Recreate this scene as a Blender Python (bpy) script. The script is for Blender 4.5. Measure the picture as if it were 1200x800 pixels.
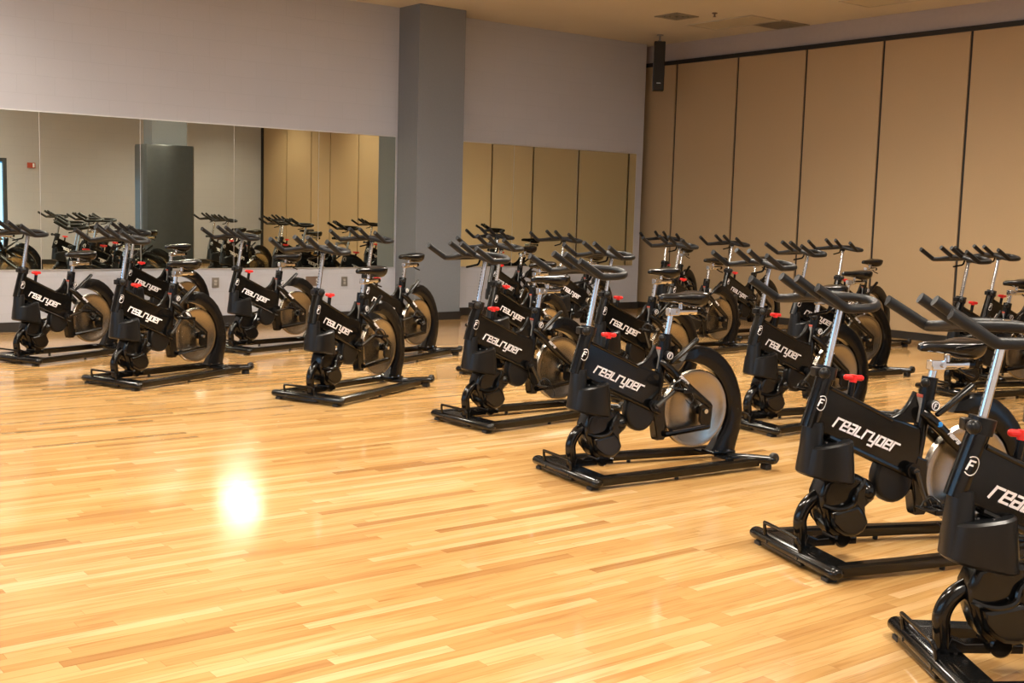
import bpy, bmesh, math, random
from mathutils import Vector, Matrix
R = math.radians
random.seed(4)
for o in list(bpy.data.objects):
    bpy.data.objects.remove(o)
scn = bpy.context.scene
COL = scn.collection

# ------------------------------------------------------------------ camera
F_PX, PITCH, ROLL, YAW = 1383.06, R(6.297), R(1.614), R(37.557)
cam_d = bpy.data.cameras.new('camera')
cam = bpy.data.objects.new('camera', cam_d)
COL.objects.link(cam)
cam_d.sensor_fit = 'HORIZONTAL'
cam_d.sensor_width = 36.0
cam_d.lens = F_PX / 1200 * 36.0
cam_d.clip_start = 0.02
fwd = Vector((math.sin(YAW) * math.cos(PITCH), math.cos(YAW) * math.cos(PITCH), -math.sin(PITCH)))
rt = Vector((math.cos(YAW), -math.sin(YAW), 0))
up = rt.cross(fwd)
rt2 = rt * math.cos(ROLL) + up * math.sin(ROLL)
up2 = -rt * math.sin(ROLL) + up * math.cos(ROLL)
M = Matrix((rt2, up2, -fwd)).transposed().to_4x4()
M.translation = Vector((0, 0, 1.5))
cam.matrix_world = M
scn.camera = cam

# ------------------------------------------------------------------ exposure, world, lamps
scn.view_settings.view_transform = 'Standard'
scn.view_settings.look = 'None'
scn.view_settings.gamma = 1.0
scn.view_settings.use_curve_mapping = False
scn.view_settings.exposure = 0.34
world = bpy.data.worlds.new('sky')
scn.world = world
world.use_nodes = True
wn = world.node_tree.nodes
wl = world.node_tree.links
bg = wn['Background']
w_tc = wn.new('ShaderNodeTexCoord')
w_no = wn.new('ShaderNodeTexNoise'); w_no.inputs['Scale'].default_value = 9; w_no.inputs['Detail'].default_value = 5
w_cr = wn.new('ShaderNodeValToRGB')
w_cr.color_ramp.elements[0].position = 0.35; w_cr.color_ramp.elements[0].color = (0.03, 0.20, 0.50, 1)
w_cr.color_ramp.elements[1].position = 0.65; w_cr.color_ramp.elements[1].color = (0.18, 0.50, 0.85, 1)
wl.new(w_tc.outputs['Generated'], w_no.inputs['Vector'])
wl.new(w_no.outputs['Fac'], w_cr.inputs['Fac'])
wl.new(w_cr.outputs['Color'], bg.inputs['Color'])
bg.inputs['Strength'].default_value = 0.9

RX, RY, RZ = 13.286, 13.80, 4.157          # partition plane, mirror wall plane, ceiling
YC, XW = -0.29, -3.2                       # rear wall plane, left wall plane
WARM = (1.0, 0.86, 0.66)
COOL = (0.55, 0.76, 1.0)
TROFFER_W = 62.0
DAY_W = 55.0
# lit ceiling troffers (x, y), most of them unseen and added to brighten the room: each one gets a fixture body further down
LIT = [(1.0, 1.4), (4.6, 1.4), (4.8, 5.0), (1.0, 5.0), (4.8, 8.6), (1.0, 8.6), (9.3, 7.2), (7.5, 8.6), (1.8, 12.0)]
# recessed downlight cans (x, y): first from a floor glint, others added to brighten the partition
CANS = [(9.97, 9.1), (12.1, 1.6), (12.1, 5.0), (10.0, 2.0)]
CAN_W = 190.0

def area(name, loc, rot, sx, sy, w, col, spread=180):
    l = bpy.data.lights.new(name, 'AREA')
    l.shape = 'RECTANGLE'; l.size = sx; l.size_y = sy; l.energy = w; l.color = col
    l.spread = R(spread)
    o = bpy.data.objects.new(name, l); COL.objects.link(o)
    o.location = loc; o.rotation_euler = rot
    return o
for (x, y) in LIT:
    area('troffer_lamp', (x, y, RZ - 0.03), (0, 0, 0), 0.56, 1.16, TROFFER_W, WARM, 150)
for (x, y) in CANS:
    l = bpy.data.lights.new('downlight_lamp', 'SPOT'); l.energy = CAN_W; l.color = WARM; l.spot_size = R(130); l.spot_blend = 0.7; l.shadow_soft_size = 0.06
    o = bpy.data.objects.new('downlight_lamp', l); COL.objects.link(o); o.location = (x, y, RZ - 0.02)
# daylight through the glazed openings
area('door_daylight', (6.65, YC - 0.14, 1.2), (R(90), 0, 0), 0.9, 2.1, DAY_W * .2, COOL)
area('window_daylight', (XW - 0.12, 6.2, 1.9), (R(90), 0, R(-90)), 8.0, 1.8, DAY_W * 1.6, COOL)

# ------------------------------------------------------------------ materials
def newmat(name):
    m = bpy.data.materials.new(name); m.use_nodes = True
    nt = m.node_tree
    return m, nt, nt.nodes, nt.links, nt.nodes['Principled BSDF']
def simple(name, col, rough=0.5, metal=0.0, noise=0.0, nscale=30, coat=0.0, bump=0.0, spec=0.5):
    m, nt, N, L, b = newmat(name)
    b.inputs['Base Color'].default_value = (*col, 1)
    b.inputs['Roughness'].default_value = rough
    b.inputs['Metallic'].default_value = metal
    b.inputs['Coat Weight'].default_value = coat
    b.inputs['Coat Roughness'].default_value = 0.08
    b.inputs['Specular IOR Level'].default_value = spec
    tc = N.new('ShaderNodeTexCoord'); no = N.new('ShaderNodeTexNoise')
    no.inputs['Scale'].default_value = nscale; no.inputs['Detail'].default_value = 3
    L.new(tc.outputs['Object'], no.inputs['Vector'])
    if noise:
        mx = N.new('ShaderNodeMix'); mx.data_type = 'RGBA'
        mx.inputs['A'].default_value = (*[c * (1 - noise) for c in col], 1)
        mx.inputs['B'].default_value = (*[min(1, c * (1 + noise)) for c in col], 1)
        L.new(no.outputs['Fac'], mx.inputs['Factor']); L.new(mx.outputs['Result'], b.inputs['Base Color'])
    mr = N.new('ShaderNodeMapRange')
    mr.inputs['To Min'].default_value = max(0, rough - 0.04); mr.inputs['To Max'].default_value = rough + 0.06
    L.new(no.outputs['Fac'], mr.inputs['Value']); L.new(mr.outputs['Result'], b.inputs['Roughness'])
    if bump:
        bp = N.new('ShaderNodeBump'); bp.inputs['Strength'].default_value = bump; bp.inputs['Distance'].default_value = 0.002
        L.new(no.outputs['Fac'], bp.inputs['Height']); L.new(bp.outputs['Normal'], b.inputs['Normal'])
    return m

MT = {}
MT['gloss_black'] = simple('gloss_black', (0.003, 0.003, 0.003), 0.15, coat=0.0, spec=0.42)
MT['satin_black'] = simple('satin_black', (0.004, 0.004, 0.0043), 0.24, noise=0.1, spec=0.28)
MT['plastic'] = simple('black_plastic', (0.0065, 0.007, 0.008), 0.32, spec=0.32, noise=0.15, bump=0.1, nscale=200)
MT['foam'] = simple('grip_foam', (0.0095, 0.0105, 0.0125), 0.44, spec=0.30, noise=0.2, nscale=90, bump=0.2)
MT['leather'] = simple('saddle_vinyl', (0.004, 0.004, 0.0045), 0.2, noise=0.1, spec=0.45)
MT['crank'] = simple('crank_metal', (0.10, 0.10, 0.10), 0.22, metal=0.9)
MT['chrome'] = simple('chrome', (0.72, 0.74, 0.78), 0.12, metal=1.0)
MT['hole'] = simple('dark_hole', (0.01, 0.01, 0.01), 0.7)
MT['rubber'] = simple('rubber', (0.016, 0.016, 0.017), 0.55)
MT['red'] = simple('red_plastic', (0.75, 0.02, 0.02), 0.3)
MT['white'] = simple('white_print', (0.86, 0.84, 0.88), 0.45)
MT['label'] = simple('grey_sticker', (0.22, 0.22, 0.22), 0.5, noise=0.5, nscale=60)
MT['labelred'] = simple('red_sticker', (0.45, 0.08, 0.05), 0.5)
MT['blue'] = simple('blue_sticker', (0.02, 0.22, 0.62), 0.4)
MT['speaker'] = simple('speaker_cloth', (0.018, 0.017, 0.015), 0.8)
MT['pillar'] = simple('pillar_paint', (0.185, 0.198, 0.218), 0.75, noise=0.08, nscale=40, bump=0.2)
MT['pad'] = simple('pad_vinyl', (0.030, 0.033, 0.034), 0.30, noise=0.25, nscale=12)
MT['alu'] = simple('aluminium', (0.62, 0.62, 0.62), 0.35, metal=0.8)
MT['base'] = simple('cove_base', (0.018, 0.015, 0.013), 0.5)
MT['track'] = simple('track_black', (0.012, 0.010, 0.008), 0.6)
MT['plate_steel'] = simple('steel_plate', (0.26, 0.25, 0.235), 0.35, metal=0.6)
MT['plate_brown'] = simple('brown_plate', (0.16, 0.11, 0.08), 0.45)
MT['ceramic'] = simple('outlet_plastic', (0.5, 0.48, 0.44), 0.4)
MT['troffer'] = simple('troffer_metal', (0.5, 0.46, 0.38), 0.5)
MT['lens_off'] = simple('unlit_lens', (0.56, 0.50, 0.36), 0.35)
MT['vent'] = simple('vent_grey', (0.28, 0.25, 0.2), 0.5)
MT['ventdark'] = simple('vent_slots', (0.05, 0.045, 0.04), 0.7)
MT['cabinet'] = simple('cabinet_paint', (0.16, 0.145, 0.11), 0.5, noise=0.15, nscale=60)
MT['frame_dark'] = simple('door_frame_paint', (0.05, 0.055, 0.06), 0.4)
MT['soffit'] = simple('soffit_paint', (0.42, 0.38, 0.38), 0.8, noise=0.05, nscale=20, bump=0.1)

def ceiling_mat():
    m, nt, N, L, b = newmat('ceiling_plaster')
    g = N.new('ShaderNodeNewGeometry')
    no = N.new('ShaderNodeTexNoise'); no.inputs['Scale'].default_value = 1.2; no.inputs['Detail'].default_value = 5
    cr = N.new('ShaderNodeValToRGB')
    cr.color_ramp.elements[0].color = (0.60, 0.54, 0.44, 1); cr.color_ramp.elements[1].color = (0.66, 0.60, 0.50, 1)
    L.new(g.outputs['Position'], no.inputs['Vector']); L.new(no.outputs['Fac'], cr.inputs['Fac'])
    L.new(cr.outputs['Color'], b.inputs['Base Color'])
    b.inputs['Roughness'].default_value = 0.85
    n2 = N.new('ShaderNodeTexNoise'); n2.inputs['Scale'].default_value = 60
    bp = N.new('ShaderNodeBump'); bp.inputs['Strength'].default_value = 0.15; bp.inputs['Distance'].default_value = 0.003
    L.new(g.outputs['Position'], n2.inputs['Vector']); L.new(n2.outputs['Fac'], bp.inputs['Height']); L.new(bp.outputs['Normal'], b.inputs['Normal'])
    return m
MT['ceiling'] = ceiling_mat()

def block_mat(name, col, swap):
    """painted concrete block; swap picks which horizontal axis runs along the wall"""
    m, nt, N, L, b = newmat(name)
    g = N.new('ShaderNodeNewGeometry'); sp = N.new('ShaderNodeSeparateXYZ'); cb = N.new('ShaderNodeCombineXYZ')
    L.new(g.outputs['Position'], sp.inputs['Vector'])
    L.new(sp.outputs['Y' if swap else 'X'], cb.inputs['X']); L.new(sp.outputs['Z'], cb.inputs['Y'])
    br = N.new('ShaderNodeTexBrick')
    br.inputs['Scale'].default_value = 1.0
    br.inputs['Brick Width'].default_value = 0.406; br.inputs['Row Height'].default_value = 0.203
    br.inputs['Mortar Size'].default_value = 0.005; br.inputs['Mortar Smooth'].default_value = 0.6
    br.inputs['Color1'].default_value = (*col, 1); br.inputs['Color2'].default_value = (*[c * 0.98 for c in col], 1)
    br.inputs['Mortar'].default_value = (*[c * 0.94 for c in col], 1)
    L.new(cb.outputs['Vector'], br.inputs['Vector']); L.new(br.outputs['Color'], b.inputs['Base Color'])
    no = N.new('ShaderNodeTexNoise'); no.inputs['Scale'].default_value = 45; no.inputs['Detail'].default_value = 4
    L.new(g.outputs['Position'], no.inputs['Vector'])
    ad = N.new('ShaderNodeMath'); ad.operation = 'MULTIPLY_ADD'
    ad.inputs[1].default_value = -0.6
    L.new(br.outputs['Fac'], ad.inputs[0]); L.new(no.outputs['Fac'], ad.inputs[2])
    bp = N.new('ShaderNodeBump'); bp.inputs['Strength'].default_value = 0.35; bp.inputs['Distance'].default_value = 0.004
    L.new(ad.outputs['Value'], bp.inputs['Height']); L.new(bp.outputs['Normal'], b.inputs['Normal'])
    b.inputs['Roughness'].default_value = 0.7
    return m
WALLC = (0.455, 0.465, 0.510)
MT['wall_x'] = block_mat('painted_block_a', WALLC, False)
MT['wall_y'] = block_mat('painted_block_b', WALLC, True)

def panel_mat():
    m, nt, N, L, b = newmat('partition_fabric')
    g = N.new('ShaderNodeNewGeometry')
    no = N.new('ShaderNodeTexNoise'); no.inputs['Scale'].default_value = 160; no.inputs['Detail'].default_value = 2
    mx = N.new('ShaderNodeMix'); mx.data_type = 'RGBA'
    mx.inputs['A'].default_value = (0.385, 0.272, 0.150, 1); mx.inputs['B'].default_value = (0.44, 0.315, 0.182, 1)
    L.new(g.outputs['Position'], no.inputs['Vector']); L.new(no.outputs['Fac'], mx.inputs['Factor'])
    L.new(mx.outputs['Result'], b.inputs['Base Color'])
    bp = N.new('ShaderNodeBump'); bp.inputs['Strength'].default_value = 0.3; bp.inputs['Distance'].default_value = 0.002
    L.new(no.outputs['Fac'], bp.inputs['Height']); L.new(bp.outputs['Normal'], b.inputs['Normal'])
    b.inputs['Roughness'].default_value = 0.85
    return m
MT['panel'] = panel_mat()

def mirror_mat():
    m, nt, N, L, b = newmat('mirror_glass')
    b.inputs['Base Color'].default_value = (0.80, 0.83, 0.70, 1)
    b.inputs['Metallic'].default_value = 1.0
    b.inputs['Roughness'].default_value = 0.0
    return m
MT['mirror'] = mirror_mat()

def glass_mat():
    m, nt, N, L, b = newmat('pane_glass')
    out = N['Material Output']
    tr = N.new('ShaderNodeBsdfTransparent'); tr.inputs['Color'].default_value = (0.85, 0.92, 0.95, 1)
    gl = N.new('ShaderNodeBsdfGlossy'); gl.inputs['Roughness'].default_value = 0.03
    fr = N.new('ShaderNodeFresnel'); fr.inputs['IOR'].default_value = 1.45
    mx = N.new('ShaderNodeMixShader')
    L.new(fr.outputs['Fac'], mx.inputs['Fac']); L.new(tr.outputs['BSDF'], mx.inputs[1]); L.new(gl.outputs['BSDF'], mx.inputs[2])
    L.new(mx.outputs['Shader'], out.inputs['Surface'])
    N.remove(b)
    return m
MT['glass'] = glass_mat()

def lit_mat():
    m, nt, N, L, b = newmat('lit_lens')
    b.inputs['Base Color'].default_value = (0.9, 0.9, 0.9, 1)
    b.inputs['Emission Color'].default_value = (1.0, 0.95, 0.88, 1)
    b.inputs['Emission Strength'].default_value = 36.0
    return m
MT['lit'] = lit_mat()

def steel_disc_mat():
    m, nt, N, L, b = newmat('brushed_steel')
    tc = N.new('ShaderNodeTexCoord'); sp = N.new('ShaderNodeSeparateXYZ'); L.new(tc.outputs['Object'], sp.inputs['Vector'])
    def mt(op, a=None, bb=None, va=None, vb=None):
        n = N.new('ShaderNodeMath'); n.operation = op
        if a is not None: L.new(a, n.inputs[0])
        if bb is not None: L.new(bb, n.inputs[1])
        if va is not None: n.inputs[0].default_value = va
        if vb is not None: n.inputs[1].default_value = vb
        return n.outputs[0]
    r2 = mt('ADD', mt('MULTIPLY', sp.outputs['X'], sp.outputs['X']), mt('MULTIPLY', sp.outputs['Z'], sp.outputs['Z']))
    rr = mt('MULTIPLY', mt('SQRT', r2), vb=220.0)
    no = N.new('ShaderNodeTexNoise'); no.noise_dimensions = '1D'; no.inputs['Scale'].default_value = 1.0; no.inputs['Detail'].default_value = 3
    L.new(rr, no.inputs['W'])
    mr = N.new('ShaderNodeMapRange'); mr.inputs['To Min'].default_value = 0.265; mr.inputs['To Max'].default_value = 0.275
    L.new(no.outputs['Fac'], mr.inputs['Value']); L.new(mr.outputs['Result'], b.inputs['Roughness'])
    b.inputs['Base Color'].default_value = (0.35, 0.325, 0.285, 1)
    b.inputs['Metallic'].default_value = 1.0
    b.inputs['Anisotropic'].default_value = 0.0
    return m
MT['disc'] = steel_disc_mat()

def floor_mat():
    m, nt, N, L, b = newmat('maple_floor')
    g = N.new('ShaderNodeNewGeometry'); sp = N.new('ShaderNodeSeparateXYZ'); L.new(g.outputs['Position'], sp.inputs['Vector'])
    def mt(op, a, bb=None, clamp=False):
        n = N.new('ShaderNodeMath'); n.operation = op; n.use_clamp = clamp
        for i, v in enumerate((a, bb)):
            if v is None: continue
            if isinstance(v, (int, float)): n.inputs[i].default_value = v
            else: L.new(v, n.inputs[i])
        return n.outputs[0]
    PW = 0.057
    v = mt('DIVIDE', sp.outputs['Y'], PW); row = mt('FLOOR', v); fv = mt('SUBTRACT', v, row)
    wn1 = N.new('ShaderNodeTexWhiteNoise'); wn1.noise_dimensions = '1D'; L.new(row, wn1.inputs['W'])
    plen = mt('ADD', mt('MULTIPLY', wn1.outputs['Value'], 0.7), 0.55)
    u = mt('ADD', mt('DIVIDE', sp.outputs['X'], plen), mt('MULTIPLY', wn1.outputs['Value'], 37.0))
    idx = mt('FLOOR', u); fu = mt('SUBTRACT', u, idx)
    cb = N.new('ShaderNodeCombineXYZ'); L.new(idx, cb.inputs['X']); L.new(row, cb.inputs['Y'])
    wn2 = N.new('ShaderNodeTexWhiteNoise'); wn2.noise_dimensions = '2D'; L.new(cb.outputs['Vector'], wn2.inputs['Vector'])
    # plank colour
    cr = N.new('ShaderNodeValToRGB'); e = cr.color_ramp.elements
    e[0].position = 0.0; e[0].color = (0.335, 0.180, 0.062, 1)
    e[1].position = 1.0; e[1].color = (0.57, 0.388, 0.198, 1)
    for pos, c in ((0.07, (0.425, 0.250, 0.092, 1)), (0.45, (0.475, 0.294, 0.116, 1)), (0.8, (0.52, 0.334, 0.144, 1))):
        q = e.new(pos); q.color = c
    L.new(wn2.outputs['Value'], cr.inputs['Fac'])
    # grain
    sc = N.new('ShaderNodeVectorMath'); sc.operation = 'MULTIPLY'; sc.inputs[1].default_value = (1.6, 26.0, 1.0)
    L.new(g.outputs['Position'], sc.inputs[0])
    ofs = N.new('ShaderNodeVectorMath'); ofs.operation = 'MULTIPLY_ADD'
    L.new(wn2.outputs['Color'], ofs.inputs[0]); ofs.inputs[1].default_value = (30, 30, 30); L.new(sc.outputs['Vector'], ofs.inputs[2])
    gn = N.new('ShaderNodeTexNoise'); gn.inputs['Scale'].default_value = 1.6; gn.inputs['Detail'].default_value = 5; gn.inputs['Distortion'].default_value = 0.6
    L.new(ofs.outputs['Vector'], gn.inputs['Vector'])
    gr = N.new('ShaderNodeValToRGB')
    gr.color_ramp.elements[0].position = 0.28; gr.color_ramp.elements[0].color = (0.72, 0.60, 0.46, 1)
    gr.color_ramp.elements[1].position = 0.52; gr.color_ramp.elements[1].color = (1, 1, 1, 1)
    L.new(gn.outputs['Fac'], gr.inputs['Fac'])
    mx = N.new('ShaderNodeMix'); mx.data_type = 'RGBA'; mx.blend_type = 'MULTIPLY'; mx.inputs['Factor'].default_value = 0.75
    L.new(cr.outputs['Color'], mx.inputs['A']); L.new(gr.outputs['Color'], mx.inputs['B'])
    # large patches of tone
    pn = N.new('ShaderNodeTexNoise'); pn.inputs['Scale'].default_value = 0.9; pn.inputs['Detail'].default_value = 3
    L.new(g.outputs['Position'], pn.inputs['Vector'])
    pr = N.new('ShaderNodeValToRGB')
    pr.color_ramp.elements[0].position = 0.35; pr.color_ramp.elements[0].color = (0.86, 0.78, 0.66, 1)
    pr.color_ramp.elements[1].position = 0.65; pr.color_ramp.elements[1].color = (1, 1, 1, 1)
    L.new(pn.outputs['Fac'], pr.inputs['Fac'])
    mx2 = N.new('ShaderNodeMix'); mx2.data_type = 'RGBA'; mx2.blend_type = 'MULTIPLY'; mx2.inputs['Factor'].default_value = 0.8
    L.new(mx.outputs['Result'], mx2.inputs['A']); L.new(pr.outputs['Color'], mx2.inputs['B'])
    # seams
    s1 = mt('MINIMUM', fv, mt('SUBTRACT', 1.0, fv)); s1 = mt('MULTIPLY', s1, PW)
    s2 = mt('MINIMUM', fu, mt('SUBTRACT', 1.0, fu)); s2 = mt('MULTIPLY', s2, plen)
    sm = mt('MINIMUM', s1, s2)
    sr = N.new('ShaderNodeMapRange'); sr.inputs['From Max'].default_value = 0.0016; sr.inputs['To Min'].default_value = 0.62; sr.inputs['To Max'].default_value = 1.0
    L.new(sm, sr.inputs['Value'])
    mx3 = N.new('ShaderNodeMix'); mx3.data_type = 'RGBA'; mx3.blend_type = 'MULTIPLY'; mx3.inputs['Factor'].default_value = 1.0
    L.new(mx2.outputs['Result'], mx3.inputs['A']); L.new(sr.outputs['Result'], mx3.inputs['B'])
    L.new(mx3.outputs['Result'], b.inputs['Base Color'])
    # varnish
    rn = N.new('ShaderNodeTexNoise'); rn.inputs['Scale'].default_value = 5; rn.inputs['Detail'].default_value = 4
    L.new(g.outputs['Position'], rn.inputs['Vector'])
    rm = N.new('ShaderNodeMapRange'); rm.inputs['To Min'].default_value = 0.09; rm.inputs['To Max'].default_value = 0.16
    L.new(rn.outputs['Fac'], rm.inputs['Value']); L.new(rm.outputs['Result'], b.inputs['Roughness'])
    b.inputs['Specular IOR Level'].default_value = 0.5
    # every board lies at a slightly different tilt
    cs = mt('MULTIPLY', mt('SUBTRACT', fv, 0.5), mt('SUBTRACT', wn2.outputs['Value'], 0.5))
    hb = mt('ADD', mt('MULTIPLY', cs, 0.6), mt('MULTIPLY', gn.outputs['Fac'], 0.12))
    bp = N.new('ShaderNodeBump'); bp.inputs['Strength'].default_value = 0.35; bp.inputs['Distance'].default_value = 0.0005
    L.new(hb, bp.inputs['Height']); L.new(bp.outputs['Normal'], b.inputs['Normal'])
    return m
MT['floor'] = floor_mat()

# ------------------------------------------------------------------ mesh helpers
class MB:
    """collects shapes into one mesh"""
    def __init__(s):
        s.bm = bmesh.new(); s.mats = []
    def mi(s, m):
        if m not in s.mats: s.mats.append(m)
        return s.mats.index(m)
    def _tag(s, faces, m, smooth=True):
        k = s.mi(m)
        for f in faces:
            f.material_index = k; f.smooth = smooth
    def loft(s, rings, m, caps=True, closed=False, smooth=True):
        vr = [[s.bm.verts.new(p) for p in r] for r in rings]
        n = len(vr[0]); fs = []
        L = len(vr)
        for i in range(L if closed else L - 1):
            a, b = vr[i], vr[(i + 1) % L]
            for j in range(n):
                fs.append(s.bm.faces.new((a[j], a[(j + 1) % n], b[(j + 1) % n], b[j])))
        s._tag(fs, m, smooth)
        if caps and not closed:
            c = [s.bm.faces.new(list(reversed(vr[0]))), s.bm.faces.new(vr[-1])]
            s._tag(c, m, False)
            fs += c
        return fs
    def tube(s, pts, r, m, n=12, smooth_path=0, ry=None, closed=False, dome=False, up=(0, 0, 1)):
        pts = [Vector(p) for p in pts]
        rad = list(r) if hasattr(r, '__len__') else [r] * len(pts)
        ra = list(ry) if hasattr(ry, '__len__') else ([ry] * len(pts) if ry else rad)
        if smooth_path:
            P, A, B2 = [], [], []
            N_ = len(pts)
            rng = range(N_ if closed else N_ - 1)
            for i in rng:
                if closed: p0, p1, p2, p3 = pts[i - 1], pts[i], pts[(i + 1) % N_], pts[(i + 2) % N_]
                else: p0, p1, p2, p3 = pts[max(i - 1, 0)], pts[i], pts[i + 1], pts[min(i + 2, N_ - 1)]
                for k in range(smooth_path):
                    t = k / smooth_path
                    P.append(0.5 * ((2 * p1) + (p2 - p0) * t + (2 * p0 - 5 * p1 + 4 * p2 - p3) * t * t + (3 * p1 - p0 - 3 * p2 + p3) * t ** 3))
                    j = (i + 1) % N_
                    A.append(rad[i] * (1 - t) + rad[j] * t); B2.append(ra[i] * (1 - t) + ra[j] * t)
            if not closed:
                P.append(pts[-1]); A.append(rad[-1]); B2.append(ra[-1])
            pts, rad, ra = P, A, B2
        L = len(pts); rings = []
        upv = Vector(up); prev = None
        for i in range(L):
            if closed: d = pts[(i + 1) % L] - pts[i - 1]
            else: d = pts[min(i + 1, L - 1)] - pts[max(i - 1, 0)]
            d.normalize()
            if prev is None:
                u = upv - d * upv.dot(d)
                if u.length < 1e-3: u = Vector((1, 0, 0)) - d * d.x
            else:
                u = prev - d * prev.dot(d)
            u.normalize(); prev = u
            w = d.cross(u)
            rings.append([pts[i] + u * (ra[i] * math.cos(a)) + w * (rad[i] * math.sin(a)) for a in [2 * math.pi * k / n for k in range(n)]])
        if dome and not closed:
            def cap(c, ring, d):
                out = []
                for f, h in ((0.92, 0.38), (0.70, 0.72), (0.38, 0.93)):
                    out.append([c + (p - c) * f + d * (ring[0] - c).length * h for p in ring])
                return out
            d0 = (pts[0] - pts[1]).normalized(); d1 = (pts[-1] - pts[-2]).normalized()
            rings = list(reversed(cap(pts[0], rings[0], d0))) + rings + cap(pts[-1], rings[-1], d1)
        return s.loft(rings, m, caps=not closed, closed=closed)
    def cyl(s, a, b, r, m, n=20, r2=None, bev=0.0):
        a, b = Vector(a), Vector(b)
        r2 = r if r2 is None else r2
        if bev:
            d = (b - a).normalized() * bev
            return s.tube([a, a + d * .01, a + d, b - d, b - d * .01, b], [r - bev, r - bev * .9, r, r2, r2 - bev * .9, r2 - bev], m, n)
        return s.tube([a, b], [r, r2], m, n)
    def sphere(s, c, r, m, n=14, scale=(1, 1, 1)):
        c = Vector(c); rings = []
        k = n // 2
        for i in range(1, k):
            ph = math.pi * i / k
            rings.append([c + Vector((r * scale[0] * math.sin(ph) * math.cos(t), r * scale[1] * math.sin(ph) * math.sin(t), -r * scale[2] * math.cos(ph))) for t in [2 * math.pi * j / n for j in range(n)]])
        return s.loft(rings, m)
    def box(s, c, size, m, bev=0.0, rot=None, seg=2):
        r = bmesh.ops.create_cube(s.bm, size=1.0)
        vs = r['verts']
        mat = Matrix.Translation(Vector(c)) @ (rot.to_4x4() if rot else Matrix.Identity(4)) @ Matrix.Diagonal((*size, 1))
        bmesh.ops.transform(s.bm, matrix=mat, verts=vs)
        fs = list({f for v in vs for f in v.link_faces})
        s._tag(fs, m, False)
        if bev:
            es = list({e for v in vs for e in v.link_edges})
            g = bmesh.ops.bevel(s.bm, geom=es, offset=bev, segments=seg, profile=0.6, affect='EDGES')
            s._tag(g['faces'], m, True)
        return fs
    def prism(s, poly, y0, y1, m, bev=0.0, seg=2, axis='y', smooth=False):
        """polygon in (x, z) extruded along y; with bev its rims are pulled in, which rounds them"""
        cx = sum(p[0] for p in poly) / len(poly); cz = sum(p[1] for p in poly) / len(poly)
        def ring(y, d):
            out = []
            n = len(poly)
            for i, p in enumerate(poly):
                a = Vector((poly[i - 1][0], poly[i - 1][1])); b = Vector(p); c = Vector((poly[(i + 1) % n][0], poly[(i + 1) % n][1]))
                t1 = (b - a).normalized(); t2 = (c - b).normalized()
                nn = Vector((t1.y + t2.y, -(t1.x + t2.x)))
                if nn.length < 1e-6: nn = Vector((t1.y, -t1.x))
                nn.normalize()
                q = b + nn * d * sgn
                out.append((q.x, y, q.y))
            return out
        area2 = sum(poly[i - 1][0] * poly[i][1] - poly[i][0] * poly[i - 1][1] for i in range(len(poly)))
        sgn = -1 if area2 > 0 else 1
        # sgn * d > 0 moves inwards
        if bev:
            rings = []
            st = [(y0, bev)] + [(y0 + bev * (1 - math.cos(a)), bev * (1 - math.sin(a))) for a in [math.pi / 2 * k / seg for k in range(1, seg + 1)]]
            en = [(y0 + y1 - y, d) for y, d in reversed(st)]
            rings = [ring(y, d) for y, d in st + en]
        else:
            rings = [ring(y0, 0), ring(y1, 0)]
        return s.loft(rings, m, smooth=smooth)
    def xform(s, mat):
        bmesh.ops.transform(s.bm, matrix=mat, verts=s.bm.verts)
    def build(s, name, parent=None, origin=(0, 0, 0), autosmooth=35):
        bm = s.bm
        bmesh.ops.recalc_face_normals(bm, faces=bm.faces)
        for e in bm.edges:
            if len(e.link_faces) == 2 and e.calc_face_angle(0) > R(autosmooth): e.smooth = False
        if any(origin):
            bmesh.ops.translate(bm, verts=bm.verts, vec=-Vector(origin))
        me = bpy.data.meshes.new(name); bm.to_mesh(me); bm.free()
        for m in s.mats: me.materials.append(MT[m])
        o = bpy.data.objects.new(name, me); COL.objects.link(o)
        if parent: o.parent = parent
        o.location = origin
        return o
def tag(o, label=None, cat=None, group=None, kind=None):
    if label: o['label'] = label
    if cat: o['category'] = cat
    if group: o['group'] = group
    if kind: o['kind'] = kind
    return o
def empty(name, loc=(0, 0, 0), rz=0.0):
    o = bpy.data.objects.new(name, None); COL.objects.link(o)
    o.location = loc; o.rotation_euler = (0, 0, rz); o.empty_display_size = 0.1
    return o
def boxobj(name, lo, hi, m, parent=None, bev=0.0, origin=None):
    b = MB(); c = [(a + d) / 2 for a, d in zip(lo, hi)]; b.box(c, [d - a for a, d in zip(lo, hi)], m, bev)
    if origin is None:
        origin = (0, 0, 0) if parent else (c[0], c[1], lo[2])
    return b.build(name, parent, origin)

# ------------------------------------------------------------------ room shell
S = 'structure'
T = 0.2
tag(boxobj('floor', (XW - T, YC - T, -0.1), (RX + 1.2, RY + 0.9, 0), 'floor'), kind=S)
tag(boxobj('ceiling', (XW - T, YC - T, RZ), (RX + 1.2, RY + 0.9, RZ + 0.12), 'ceiling'), kind=S)
# mirror wall: its right end stops short of the partition
tag(boxobj('wall_back', (XW - T, RY, 0), (13.12, RY + 0.75, RZ), 'wall_x'), kind=S)
# pilaster on the mirror wall
PX0, PX1, PY = 8.56, 9.30, 13.30
tag(boxobj('trim_1', (PX0, PY, 0), (PX1, RY, RZ), 'pillar', bev=0.006), kind=S)
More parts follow.
